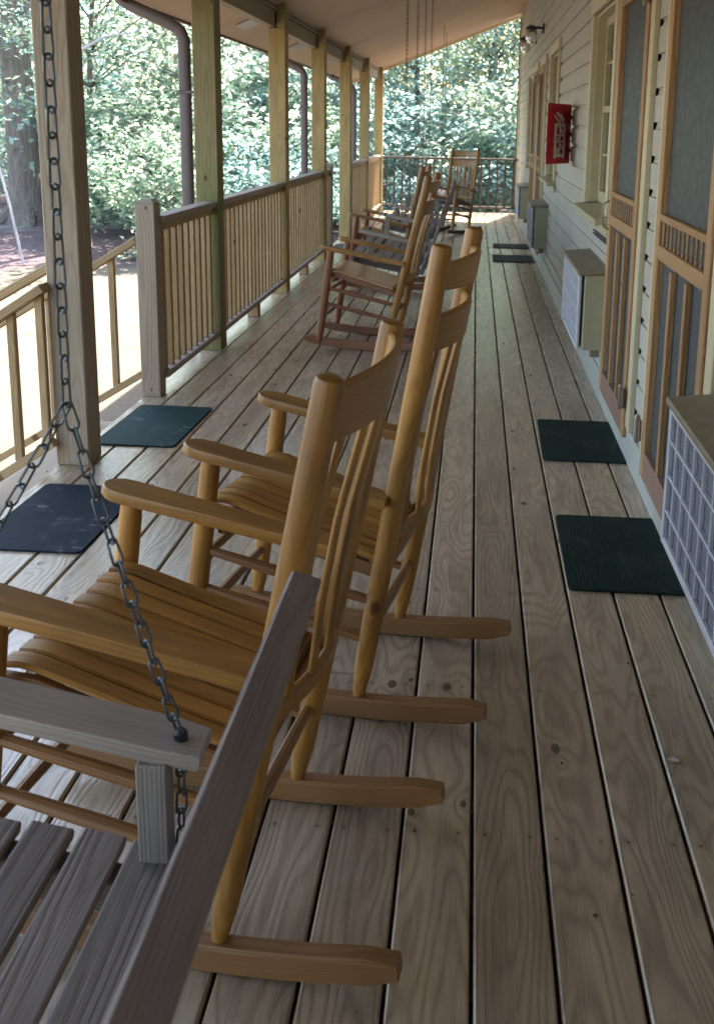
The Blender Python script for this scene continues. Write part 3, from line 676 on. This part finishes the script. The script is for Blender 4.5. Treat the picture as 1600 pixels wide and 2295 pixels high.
# ------------------------------------------------------------------ rocking chairs
def chair(x, y, rz, lab, H=1.16, sl_=.165, w=.43, rails=2, m1='honey', m2='honey', m3='honeyd', seat='slats', tilt=0., r0=.0245, aw=.07):
    """local: +x forward, y sideways, z up; x=0 at the foot of the back posts"""
    C = empty('rocking_chair', (x, y, 0), rz, label=lab, cat='rocking chair', group='wooden rocking chairs facing the yard')
    C.rotation_euler = (0, tilt, rz)
    h = w / 2; M1, M2, M3 = M[m1], M[m2], M[m3]
    def pu(z): return -sl_ * (z - .05)
    for s in (-1, 1):
        zs = [.045, .07, .13, .2, .5, .8, H - .012, H - .004, H]; rs = [.011, .016, .0225, r0 * .97, r0 * 1.03, r0, r0 * .98, r0 * .88, r0 * .6]
        b = MB(); b.tube([(pu(z), s * h, z) for z in zs], rs, 18); b.build('back_post', M1, C)
        b = MB(); zs = [.04, .07, .13, .35, .6, .66]; b.tube([(.437 - .13 * (z - .05), s * (h + .022), z) for z in zs], [.011, .017, .0235, .0255, .0235, .02], 16); b.build('leg', M2, C)
        # rocker
        b = MB(); N = 16; Rr = 2.5; pts = []
        for i in range(N + 1):
            u = -.315 + (.85) * i / N; pts.append((u, s * (h + .004), (u - .1) ** 2 / (2 * Rr) + .0265))
        sc = [(1, .55)] + [(1, 1)] * (N - 1) + [(1, .6)]
        b.sweep(pts, rect(.039, .052, .005), scl=sc); b.build('rocker', M3, C)
        # arm
        b = MB(); za, zb = .570, .662; ua, ub = pu(za) + .012, .422; ang = math.atan2(zb - za, ub - ua); L = (ub - ua) / math.cos(ang)
        ol = [(0, -.026), (L * .55, -aw * .5), (L - .05, -aw * .56)]
        for k in range(1, 8): a = -math.pi / 2 + math.pi * k / 8; ol.append((L - .045 + .05 * math.cos(a), aw * .56 * math.sin(a)))
        ol += [(L - .05, aw * .56), (L * .55, aw * .46), (0, .026)]
        mt = Matrix.Translation((ua, s * (h + .028), za)) @ Matrix.Rotation(-ang, 4, 'Y')
        b.prism(ol, -.013, .012, mt, ch=.004, off=(U(0, 50), U(-.02, .02), U(.01, .04))); b.build('armrest', M1 if m1 != 'tan' else M['tan'], C)
        # side stretchers
        for (uf, zf, ub2, zb2) in ((.392, .40, -.035, .305), (.405, .30, -.015, .205)):
            b = MB(); b.tube([(uf, s * (h + .02), zf), ((uf + ub2) / 2, s * (h + .01), (zf + zb2) / 2), (ub2, s * h, zb2)], [.011, .0145, .011], 10); b.build('stretcher', M3, C)
    for u, z in ((.395, .37), (.415, .21), (-.03, .23), (-.055, .375)):
        b = MB(); b.tube([(u, -h, z), (u, 0, z), (u, h, z)], [.011, .014, .011], 10); b.build('stretcher', M3, C)
    # curved rails of the back
    T = Vector((-sl_, 0, 1)).normalized(); dep = .045
    def arc(z, n=12):
        return [(pu(z) - dep * (1 - (v / h) ** 2), v, z) for v in [-h + 2 * h * i / n for i in range(n + 1)]]
    def railp(name, z, hh, t=.017, crest=0.):
        b = MB(); pts = arc(z); n = len(pts)
        sc = [(1, 1 + crest * math.sin(math.pi * i / (n - 1))) for i in range(n)]
        b.sweep(pts, rect(t, hh, .005), up=T, scl=sc); b.build(name, M1, C)
    if rails == 2:
        railp('top_rail', H - .075, .06, crest=.25); railp('back_rail', H - .205, .085, crest=.1); ztop = H - .24
    else:
        railp('top_rail', H - .065, .095, crest=.1); ztop = H - .10
    railp('lower_rail', .475, .04)
    ns = 5
    for i in range(ns):
        v = -h * .72 + 2 * h * .72 * i / (ns - 1); d = dep * (1 - (v / h) ** 2)
        b = MB(); zs = [.48, .62, .78, ztop]; b.sweep([(pu(z) - d + .012 * math.sin(math.pi * (z - .48) / (ztop - .48)), v, z) for z in zs], rect(.03, .011, .004), up=(1, 0, 0)); b.build('back_slat', M1, C)
    # seat
    def sz(u):
        q = (u + .03) / .41
        return .405 + .012 * q + .105 * q ** 1.1 - .05 * max(0, q - .85) ** 2 * 14
    us = [-.03 + .41 * i / 14 for i in range(15)]
    if seat == 'slats':
        n = 9; sw = 2 * (h - .012) / n; b = MB()
        for i in range(n):
            v = -h + .012 + sw * (i + .5); e = U(-.002, .002)
            b.sweep([(u + e, v, sz(u) + .006 * (abs(v) / h) ** 2) for u in us], rect(sw - .0055, .013, .004))
        b.build('seat', M1, C)
    elif seat == 'plank':
        b = MB(); b.sweep([(u, 0, sz(u)) for u in us], rect(2 * h - .02, .02, .006)); b.build('seat', M['tan'], C)
    b = MB(); b.box((.35, 0, .455), (.022, 2 * h, .045), ax=1); b.build('seat_rail', M3, C); b = MB(); b.box((-.03, 0, .385), (.022, 2 * h - .03, .04), ax=1); b.build('seat_rail', M3, C)
    for s in (-1, 1):
        b = MB(); b.sweep([(u, s * (h - .02), sz(u) - .028) for u in us[::2]], rect(.02, .034, .003)); b.build('seat_rail', M3, C)
    return C
PI = math.pi
chair(-.369, 1.66, PI - R(7.3), 'nearest honey oak rocking chair with one wide top rail, beside the grey swing back', H=1.055, sl_=.196, w=.442, rails=1)
chair(-.212, 2.408, PI - R(9.8), 'second honey oak rocking chair with two curved back rails', H=1.165, sl_=.165, w=.41)
chair(-.515, 6.5, PI - R(5), 'rocking chair with a smooth plank seat and reddish brown legs', H=1.12, sl_=.235, w=.46, m1='tan' if False else 'honey', m2='reddish', m3='reddish', seat='plank')
chair(-.635, 8.93, PI - R(5), 'rocking chair beyond the first slatted porch swing, mostly behind the plank seat chair', H=1.08, sl_=.2, w=.44, m2='reddish', m3='reddish')
chair(-.25, 13.9, -PI / 2 - R(32), 'brown rocking chair turned towards the camera near the far end of the porch', H=1.14, sl_=.2, w=.42, m1='honey', m2='honeyd', m3='brown')

# ------------------------------------------------------------------ porch swings
def link_mesh(b, p, d, rot, L=.036, W=.0185, r=.0021):
    """one oval chain link centred on p, long axis d"""
    d = d.normalized(); s = d.cross(Vector((0, 1, 0)))
    if s.length < .1: s = d.cross(Vector((1, 0, 0)))
    s.normalize(); s = Matrix.Rotation(rot, 3, d) @ s
    nn = s.cross(d); pts = []; N = 12; ring = 5; a2 = L / 2 - W / 2
    V = []; G = []
    for i in range(N):
        a = 2 * math.pi * i / N; cx_ = W / 2 * math.cos(a); cy_ = W / 2 * math.sin(a) + (a2 if math.sin(a) >= 0 else -a2)
        c = p + s * cx_ + d * cy_; o_ = (s * math.cos(a) + d * math.sin(a))
        for k in range(ring):
            t = 2 * math.pi * k / ring; V.append(c + o_ * (r * math.cos(t)) + nn * (r * math.sin(t))); G.append((0, 0, 0))
    F = [(i * ring + k, i * ring + (k + 1) % ring, ((i + 1) % N) * ring + (k + 1) % ring, ((i + 1) % N) * ring + k) for i in range(N) for k in range(ring)]
    b.add(V, F, G)
def chain(A, pa, pb, sag=0, sc=1., tw=0.):
    pa = Vector(pa); pb = Vector(pb); L = (pb - pa).length; p = .0295 * sc; n = max(1, round(L / p)); b = MB()
    for i in range(n):
        t = (i + .5) / n; q = pa.lerp(pb, t); q.z -= sag * 4 * t * (1 - t); d = (pb - pa).normalized(); d = (d + Vector((0, 0, -sag * 4 * (1 - 2 * t) / L))).normalized()
        link_mesh(b, q, d, (math.pi / 4 if i % 2 else -math.pi / 4) + tw + U(-.15, .15), L=.036 * sc, W=.0145 * sc, r=.0019 * sc)
    b.build('chain', M['chain'], A, smooth=60)
def swing(y0, y1, c0, c1, lab, simple=False):
    """local origin below the hanging line; x = world X + .5"""
    A = empty('porch_swing', (-.5, y0, 0), label=lab, cat='porch swing', group='slatted wooden porch swings hung on chains')
    L = y1 - y0; ym = L / 2
    # seat: slats along Y, sloping down to the back
    b = MB(); n = 7; bk = Vector((.125, 0, .434)); ft = Vector((-.36, 0, .525)); dirn = (ft - bk); w = dirn.length / n; a = math.atan2(ft.z - bk.z, -(ft.x - bk.x))
    rot = Matrix.Rotation(a, 3, 'Y')
    for i in range(n):
        c = bk + dirn * ((i + .5) / n); e = U(-.012, .012)
        b.box((c.x, ym - .018 + e, c.z - (.01 if i == 4 else 0)), (w - .010, L - .06, .018), ax=1, ch=.003, rot=rot)
    b.build('seat', M['grey'], A)
    b = MB(); 
    for yy in (.09, ym, L - .09):
        c = (bk + ft) / 2; b.box((c.x + .0, yy, c.z - .037), (dirn.length + .0, .04, .05), ax=0, rot=rot)
    b.box((ft.x + .01, ym, ft.z - .04), (.03, L, .07), ax=1, rot=rot)
    b.build('seat_frame', M['greyd'], A)
    b = MB(); b.box((.148, ym, .425), (.028, L - .01, .06), ax=1, rot=rot); b.build('rear_rail', M['greyd'], A)
    # back
    lo = Vector((.165, 0, .43)); hi = Vector((.282, 0, .812)); bd = (hi - lo).normalized(); ab = math.atan2(bd.x, bd.z); rb = Matrix.Rotation(ab, 3, 'Y')
    b = MB(); m = int((L - .04) / .075)
    for i in range(m):
        yy = .03 + (L - .06) * (i + .5) / m; c = (lo + hi) / 2 - bd * .01; b.box((c.x, yy, c.z), (.014, (L - .06) / m - .014, (hi - lo).length - .03), ax=2, rot=rb)
    b.build('back_slats', M['grey'], A)
    b = MB(); c = lo + bd * .05; b.box((c.x - .012, ym, c.z), (.02, L - .01, .055), ax=1, rot=rb); b.build('lower_back_rail', M['greyd'], A)
    b = MB(); b.box((hi.x, ym - .01, hi.z - .02), (.042, L, .094), ax=1, rot=rb, ch=.004); b.build('top_rail', M['greyd'], A)
    # arms
    for yy, s in ((.05, -1), (L - .05, 1)):
        pb_ = Vector((.165, yy, .597)); pf = Vector((-.30, yy, .69)); c = (pb_ + pf) / 2; d = pf - pb_; aa = math.atan2(d.z, -d.x)
        ol = [(0, -.03), (.05, -.038), (d.length - .03, -.038), (d.length, -.02), (d.length, .02), (d.length - .03, .038), (.05, .038), (0, .034)]
        mt = Matrix.Translation(pb_) @ Matrix.Rotation(math.pi, 4, 'Z') @ Matrix.Rotation(-aa, 4, 'Y')
        b = MB(); b.prism(ol, -.009, .013, mt, ch=.003); b.build('armrest', M['grey'], A)
        for px_, pz0, pz1 in ((.105, .455, .60), (-.225, .50, .67)):
            b = MB(); b.box((px_, yy - .03 * s, (pz0 + pz1) / 2), (.042, .03, pz1 - pz0), ax=2); b.build('arm_post', M['grey'], A)
    for cy_ in (c0 - y0, c1 - y0):
        top = Vector((.01, cy_, cz(-.49) - .02)); spl = Vector((.005, cy_, 1.07)); rb_ = Vector((.134, cy_, .622)); fb = Vector((-.235, cy_, .70))
        chain(A, top, spl, tw=-.40 if y0 < 0 else 0.); chain(A, spl, rb_, sag=.012); chain(A, spl, fb, sag=.012); chain(A, rb_ - Vector((0, 0, .03)), rb_ + Vector((-.004, 0, -.17)))
        for q in (rb_, fb): b = MB(); b.tube([q + Vector((0, 0, -.012)), q + Vector((0, 0, .003)), q + Vector((0, 0, .009))], [.0095, .0095, .005], 12); b.build('bolt', M['iron'], A)
        b = MB(); b.tube([top + Vector((0, 0, .03)), top], .006, 8); b.build('hook', M['iron'], A)
    return A
swing(-.32, 1.225, -.25, 1.17, 'nearest weathered grey porch swing in the bottom left corner')
swing(6.98, 8.52, 7.12, 8.33, 'slatted porch swing between the plank seat chair and the next rocking chair')
swing(9.42, 10.95, 9.55, 10.83, 'second distant porch swing hanging beyond the fourth rocking chair')
swing(14.5, 16.0, 14.6, 15.8, 'farthest porch swing near the end railing')

# ------------------------------------------------------------------ trees
def leaves(b, c, rad, n, size, flat=.75):
    for _ in range(n):
        while True:
            p = Vector((U(-1, 1), U(-1, 1), U(-1, 1)))
            if p.length <= 1: break
        p = Vector((p.x * rad, p.y * rad, p.z * rad * flat)) + c
        d = Vector((U(-1, 1), U(-1, 1), U(-.7, .4))).normalized(); up = Vector((U(-.7, .7), U(-.7, .7), 1)).normalized()
        s = d.cross(up)
        if s.length < .1: continue
        s.normalize(); l = size * U(.7, 1.3); w_ = l * U(.24, .36); nn = s.cross(d)
        v = [p, p + d * l * .5 + s * w_ + nn * l * .08, p + d * l, p + d * l * .5 - s * w_ + nn * l * .08]
        k = len(b.v); b.v += [tuple(q) for q in v]; b.f.append((k, k + 1, k + 2, k + 3)); b.g += [(0, 0, 0)] * 4
def tree_meshes(h, r, cr, clumps, per, size, zlo, leafm, barkm, lean=0):
    """returns (trunk mesh, crown mesh)"""
    tb = MB(); N = 9; pts = []
    a0 = U(0, 6)
    for i in range(N + 1):
        t = i / N; pts.append(Vector((lean * t * h + .05 * h * t * math.sin(a0 + t * 3), .04 * h * t * math.cos(a0 + t * 2.5), h * t * .92)))
    tb.tube(pts, [r * (1 - .8 * i / N) * (1.5 if i == 0 else 1) for i in range(N + 1)], 10)
    cb = MB(); 
    for k in range(clumps):
        z = U(zlo, 1) ** .9 * h; rr = cr * (math.sin(math.pi * min(1, max(.08, (z / h - zlo * .55) / (1.05 - zlo * .55)))) ** .6) * math.sqrt(U(.08, 1)); a = U(0, 2 * math.pi)
        base = pts[min(N, int(z / h * N * .85))]; e = Vector((base.x + rr * math.cos(a), base.y + rr * math.sin(a), z + U(-.2, .3)))
        if k % 2 == 0:
            mid = base.lerp(e, .5) + Vector((0, 0, U(.0, .25))); tb.tube([base, mid, e], [r * .22, r * .13, r * .04], 5, cap=False)
        leaves(cb, e, U(.35, .75) * (cr / 2.4), per, size)
    return tb.mesh('trunk', barkm, 60), cb.mesh('crown', leafm, 0)
def plant(meshes, name, x, y, rz, s, lab, cat='tree', group=None, z=None):
    A = empty(name, (x, y, gz(x, y) - .05 if z is None else z), rz, label=lab, cat=cat, group=group); A.scale = (s, s, s * U(.95, 1.05))
    for nm, me in zip(('trunk', 'crown'), meshes):
        if me is None: continue
        o = bpy.data.objects.new(nm, me); col.objects.link(o); o.parent = A
    return A
random.seed(5)
TA = tree_meshes(6.5, .1, 3.0, 90, 95, .145, .08, M['leafA'], M['bark'])
TB = tree_meshes(7, .11, 3.2, 90, 90, .14, .12, M['leafB'], M['bark'])
TC = tree_meshes(6.2, .1, 2.8, 90, 95, .13, .03, M['leafC'], M['bark'])
SH = tree_meshes(2.6, .05, 1.7, 50, 95, .14, .02, M['leafA'], M['bark'])
SH2 = tree_meshes(2.2, .05, 1.8, 50, 95, .12, .02, M['leafC'], M['bark'])
kinds = {'A': (TA, 'broadleaf_tree'), 'B': (TB, 'yellowing_tree'), 'C': (TC, 'dense_tree'), 'S': (SH, 'shrub'), 'T': (SH2, 'low_shrub')}
LST = [
 ('A', -8.2, 21.5, 1.0, 'broad pale leafed tree behind the pale slender trunk'), ('C', -11.5, 25, 1.1, 'bluish green tree at the left edge behind the front post'),
 ('A', -6.0, 22.5, 1.05, 'leafy tree seen between the front post and the first downspout'), ('B', -14.5, 30, 1.2, 'yellowish tree far left across the yard'),
 ('A', -5.2, 24.5, .95, 'tree with light leaves seen past the greenish post'), ('B', -8.5, 28.5, 1.15, 'yellow green tree deeper in the wood on the left'),
 ('C', -3.9, 23.2, .95, 'bluish tree behind the knotty yellow post'), ('A', -3.0, 27.5, 1.1, 'green tree seen just left of the far corner post'),
 ('C', -1.6, 25.5, 1.05, 'dense tree behind the left half of the far end railing'), ('B', .2, 27.0, 1.1, 'tall yellow green tree in the middle of the far opening'),
 ('C', 1.6, 25.0, 1.0, 'dense bluish tree at the right of the far opening'), ('A', .4, 32.0, 1.25, 'broad tree in the wood beyond the far opening'),
 ('B', 3.6, 29.0, 1.2, 'yellow green tree beyond the far corner of the cabin'), ('C', -5.5, 32.0, 1.3, 'tall dense tree in the deep wood on the left'),
 ('C', -11.5, 35.0, 1.4, 'large dense tree at the back of the yard'), ('A', -18.5, 36.0, 1.4, 'large broadleaf tree at the far left of the wood'), ('B', -2.0, 36.0, 1.4, 'large yellow green tree deepest in the wood'),
 ('S', -6.3, 18.8, 1.0, 'bright shrub at the edge of the lawn behind the stair rail'), ('S', -4.4, 19.6, 1.15, 'shrub seen through the first railing gap'), ('T', -7.6, 23.0, 1.2, 'low bluish shrub under the left trees'),
 ('T', -3.1, 20.8, 1.2, 'low shrub outside the far stretch of railing'), ('T', -1.2, 21.2, 1.15, 'bluish shrub right behind the far end railing, left'), ('S', .5, 21.6, 1.1, 'shrub right behind the far end railing, middle'), ('T', 1.9, 21.0, 1.1, 'bluish shrub right behind the far end railing, right'),
 ('S', -5.3, 16.2, .75, 'small bright shrub close to the porch beyond the lawn'), ('T', -3.6, 17.3, .8, 'small shrub near the third downspout'),
]
for kd, x, y, s, lab in LST:
    me, nm = kinds[kd]
    plant(me, nm, x, y, U(0, 6.28), s, lab, 'shrub' if kd in 'ST' else 'tree', 'shrubs at the edge of the lawn' if kd in 'ST' else 'trees around the yard')
# distant wood as one mass
b = MB()
for _ in range(260):
    x = U(-42, 22); y = U(40, 52); leaves(b, Vector((x, y, 9 * rnd() ** 1.5)), 1.5, 40, .5)
tag(b.build('distant_wood', M['leafC'], smooth=0), kind='stuff', label='hazy wall of far woodland behind all the trees', cat='woodland')
# named trunks
b = MB(); b.tube([(0, 0, -.1), (.02, 0, .3), (.03, .02, 1.5), (-.02, .0, 3.2), (.05, 0, 6.0), (.1, .1, 9)], [.16, .115, .10, .095, .085, .06], 12)
b.tube([(-.02, 0, 3.2), (.5, .1, 3.5), (1.0, .2, 3.6)], [.03, .02, .01], 6)
A = empty('slender_tree', (-6.72, 16.95, -.72), label='pale straight slender tree trunk between the front post and the downspout', cat='tree'); b.build('trunk', M['palebark'], A)
cb = MB()
for _ in range(40): leaves(cb, Vector((U(-1.6, 1.6), U(-1.6, 1.6), U(5.2, 9.2))), .7, 40, .15)
cb.build('crown', M['leafA'], A, smooth=0)
b = MB(); b.tube([(0, 0, -.1), (0, 0, .12), (.02, 0, .5), (.0, 0, 1.5), (-.05, 0, 3.5), (.2, 0, 6), (.3, 0, 10)], [.62, .48, .36, .31, .29, .26, .2], 16)
for a in range(5): b.tube([(.25 * math.cos(a * 1.3), .25 * math.sin(a * 1.3), .35), (.6 * math.cos(a * 1.3), .6 * math.sin(a * 1.3), .05), (1.0 * math.cos(a * 1.3), 1.0 * math.sin(a * 1.3), -.1)], [.16, .12, .05], 8)
A = empty('large_tree', (-9.15, 20.2, -.72), label='thick dark tree trunk with flared roots at the left edge', cat='tree'); b.build('trunk', M['bark'], A)
cb = MB()
for _ in range(60): leaves(cb, Vector((U(-2.6, 2.6), U(-2.6, 2.6), U(2.0, 9))), .9, 70, .15)
cb.build('crown', M['leafC'], A, smooth=0)
b = MB(); b.tube([(0, 0, -.1), (-.15, 0, .8), (-.42, .1, 1.8), (-.8, .1, 3.0), (-1.3, .1, 4.2)], [.022, .02, .018, .014, .008], 8); b.tube([(-.42, .1, 1.8), (-.8, 0, 1.5), (-1.2, 0, 1.0)], [.018, .014, .008], 6)
A = empty('sapling', (-6.85, 14.9, -.72), label='bare white leaning sapling at the left edge of the yard', cat='tree'); b.build('trunk', M['palebark'], A)

# ------------------------------------------------------------------ world, sun, camera
w = bpy.data.worlds.new('World'); scene.world = w; w.use_nodes = True; nt = w.node_tree; nt.nodes.clear()
ou = nt.nodes.new('ShaderNodeOutputWorld'); bg = nt.nodes.new('ShaderNodeBackground'); sk = nt.nodes.new('ShaderNodeTexSky')
sk.sky_type = 'NISHITA'; sk.sun_disc = False; SE, SA = R(56), R(14)    # azimuth measured from +Y towards +X
sk.sun_elevation = SE; sk.sun_rotation = SA; sk.air_density = 1.3; sk.dust_density = 2.5
bg.inputs[1].default_value = .15
nt.links.new(sk.outputs[0], bg.inputs[0]); nt.links.new(bg.outputs[0], ou.inputs[0])
sd = bpy.data.lights.new('sun', 'SUN'); sd.energy = 5; sd.angle = R(.53); sd.color = (1, .93, .83)
so = bpy.data.objects.new('sun', sd); col.objects.link(so)
dv = Vector((math.sin(SA) * math.cos(SE), math.cos(SA) * math.cos(SE), math.sin(SE))); so.rotation_euler = dv.to_track_quat('Z', 'Y').to_euler()

yaw, pitch, roll, f, cx, cy, hh = -.0471, .2079, .0203, 2243.2944, 949.87, 758.13, 1.4144
fw = Vector((math.sin(yaw) * math.cos(pitch), math.cos(yaw) * math.cos(pitch), -math.sin(pitch))); rt_ = Vector((math.cos(yaw), -math.sin(yaw), 0)); upv = rt_.cross(fw)
r2 = rt_ * math.cos(roll) + upv * math.sin(roll); u2 = upv * math.cos(roll) - rt_ * math.sin(roll)
cd = bpy.data.cameras.new('camera'); co = bpy.data.objects.new('camera', cd); col.objects.link(co)
co.matrix_world = Matrix(((r2.x, u2.x, -fw.x, 0), (r2.y, u2.y, -fw.y, 0), (r2.z, u2.z, -fw.z, hh), (0, 0, 0, 1)))
cd.sensor_fit = 'VERTICAL'; cd.sensor_height = 36; cd.lens = f / 2295 * 36
cd.shift_x = (800 - cx) / 2295; cd.shift_y = (cy - 1147.5) / 2295; cd.clip_start = .05; cd.clip_end = 1000
cd.dof.use_dof = True; cd.dof.focus_distance = 2.7; cd.dof.aperture_fstop = 9
scene.camera = co
scene.view_settings.view_transform = 'Standard'; scene.view_settings.look = 'None'; scene.view_settings.exposure = 0
scene.cycles.film_exposure = 6.3
scene.cycles.max_bounces = 6; scene.cycles.diffuse_bounces = 3; scene.cycles.adaptive_threshold = .02; scene.cycles.use_light_tree = False; scene.cycles.transmission_bounces = 4; scene.cycles.use_denoising = True
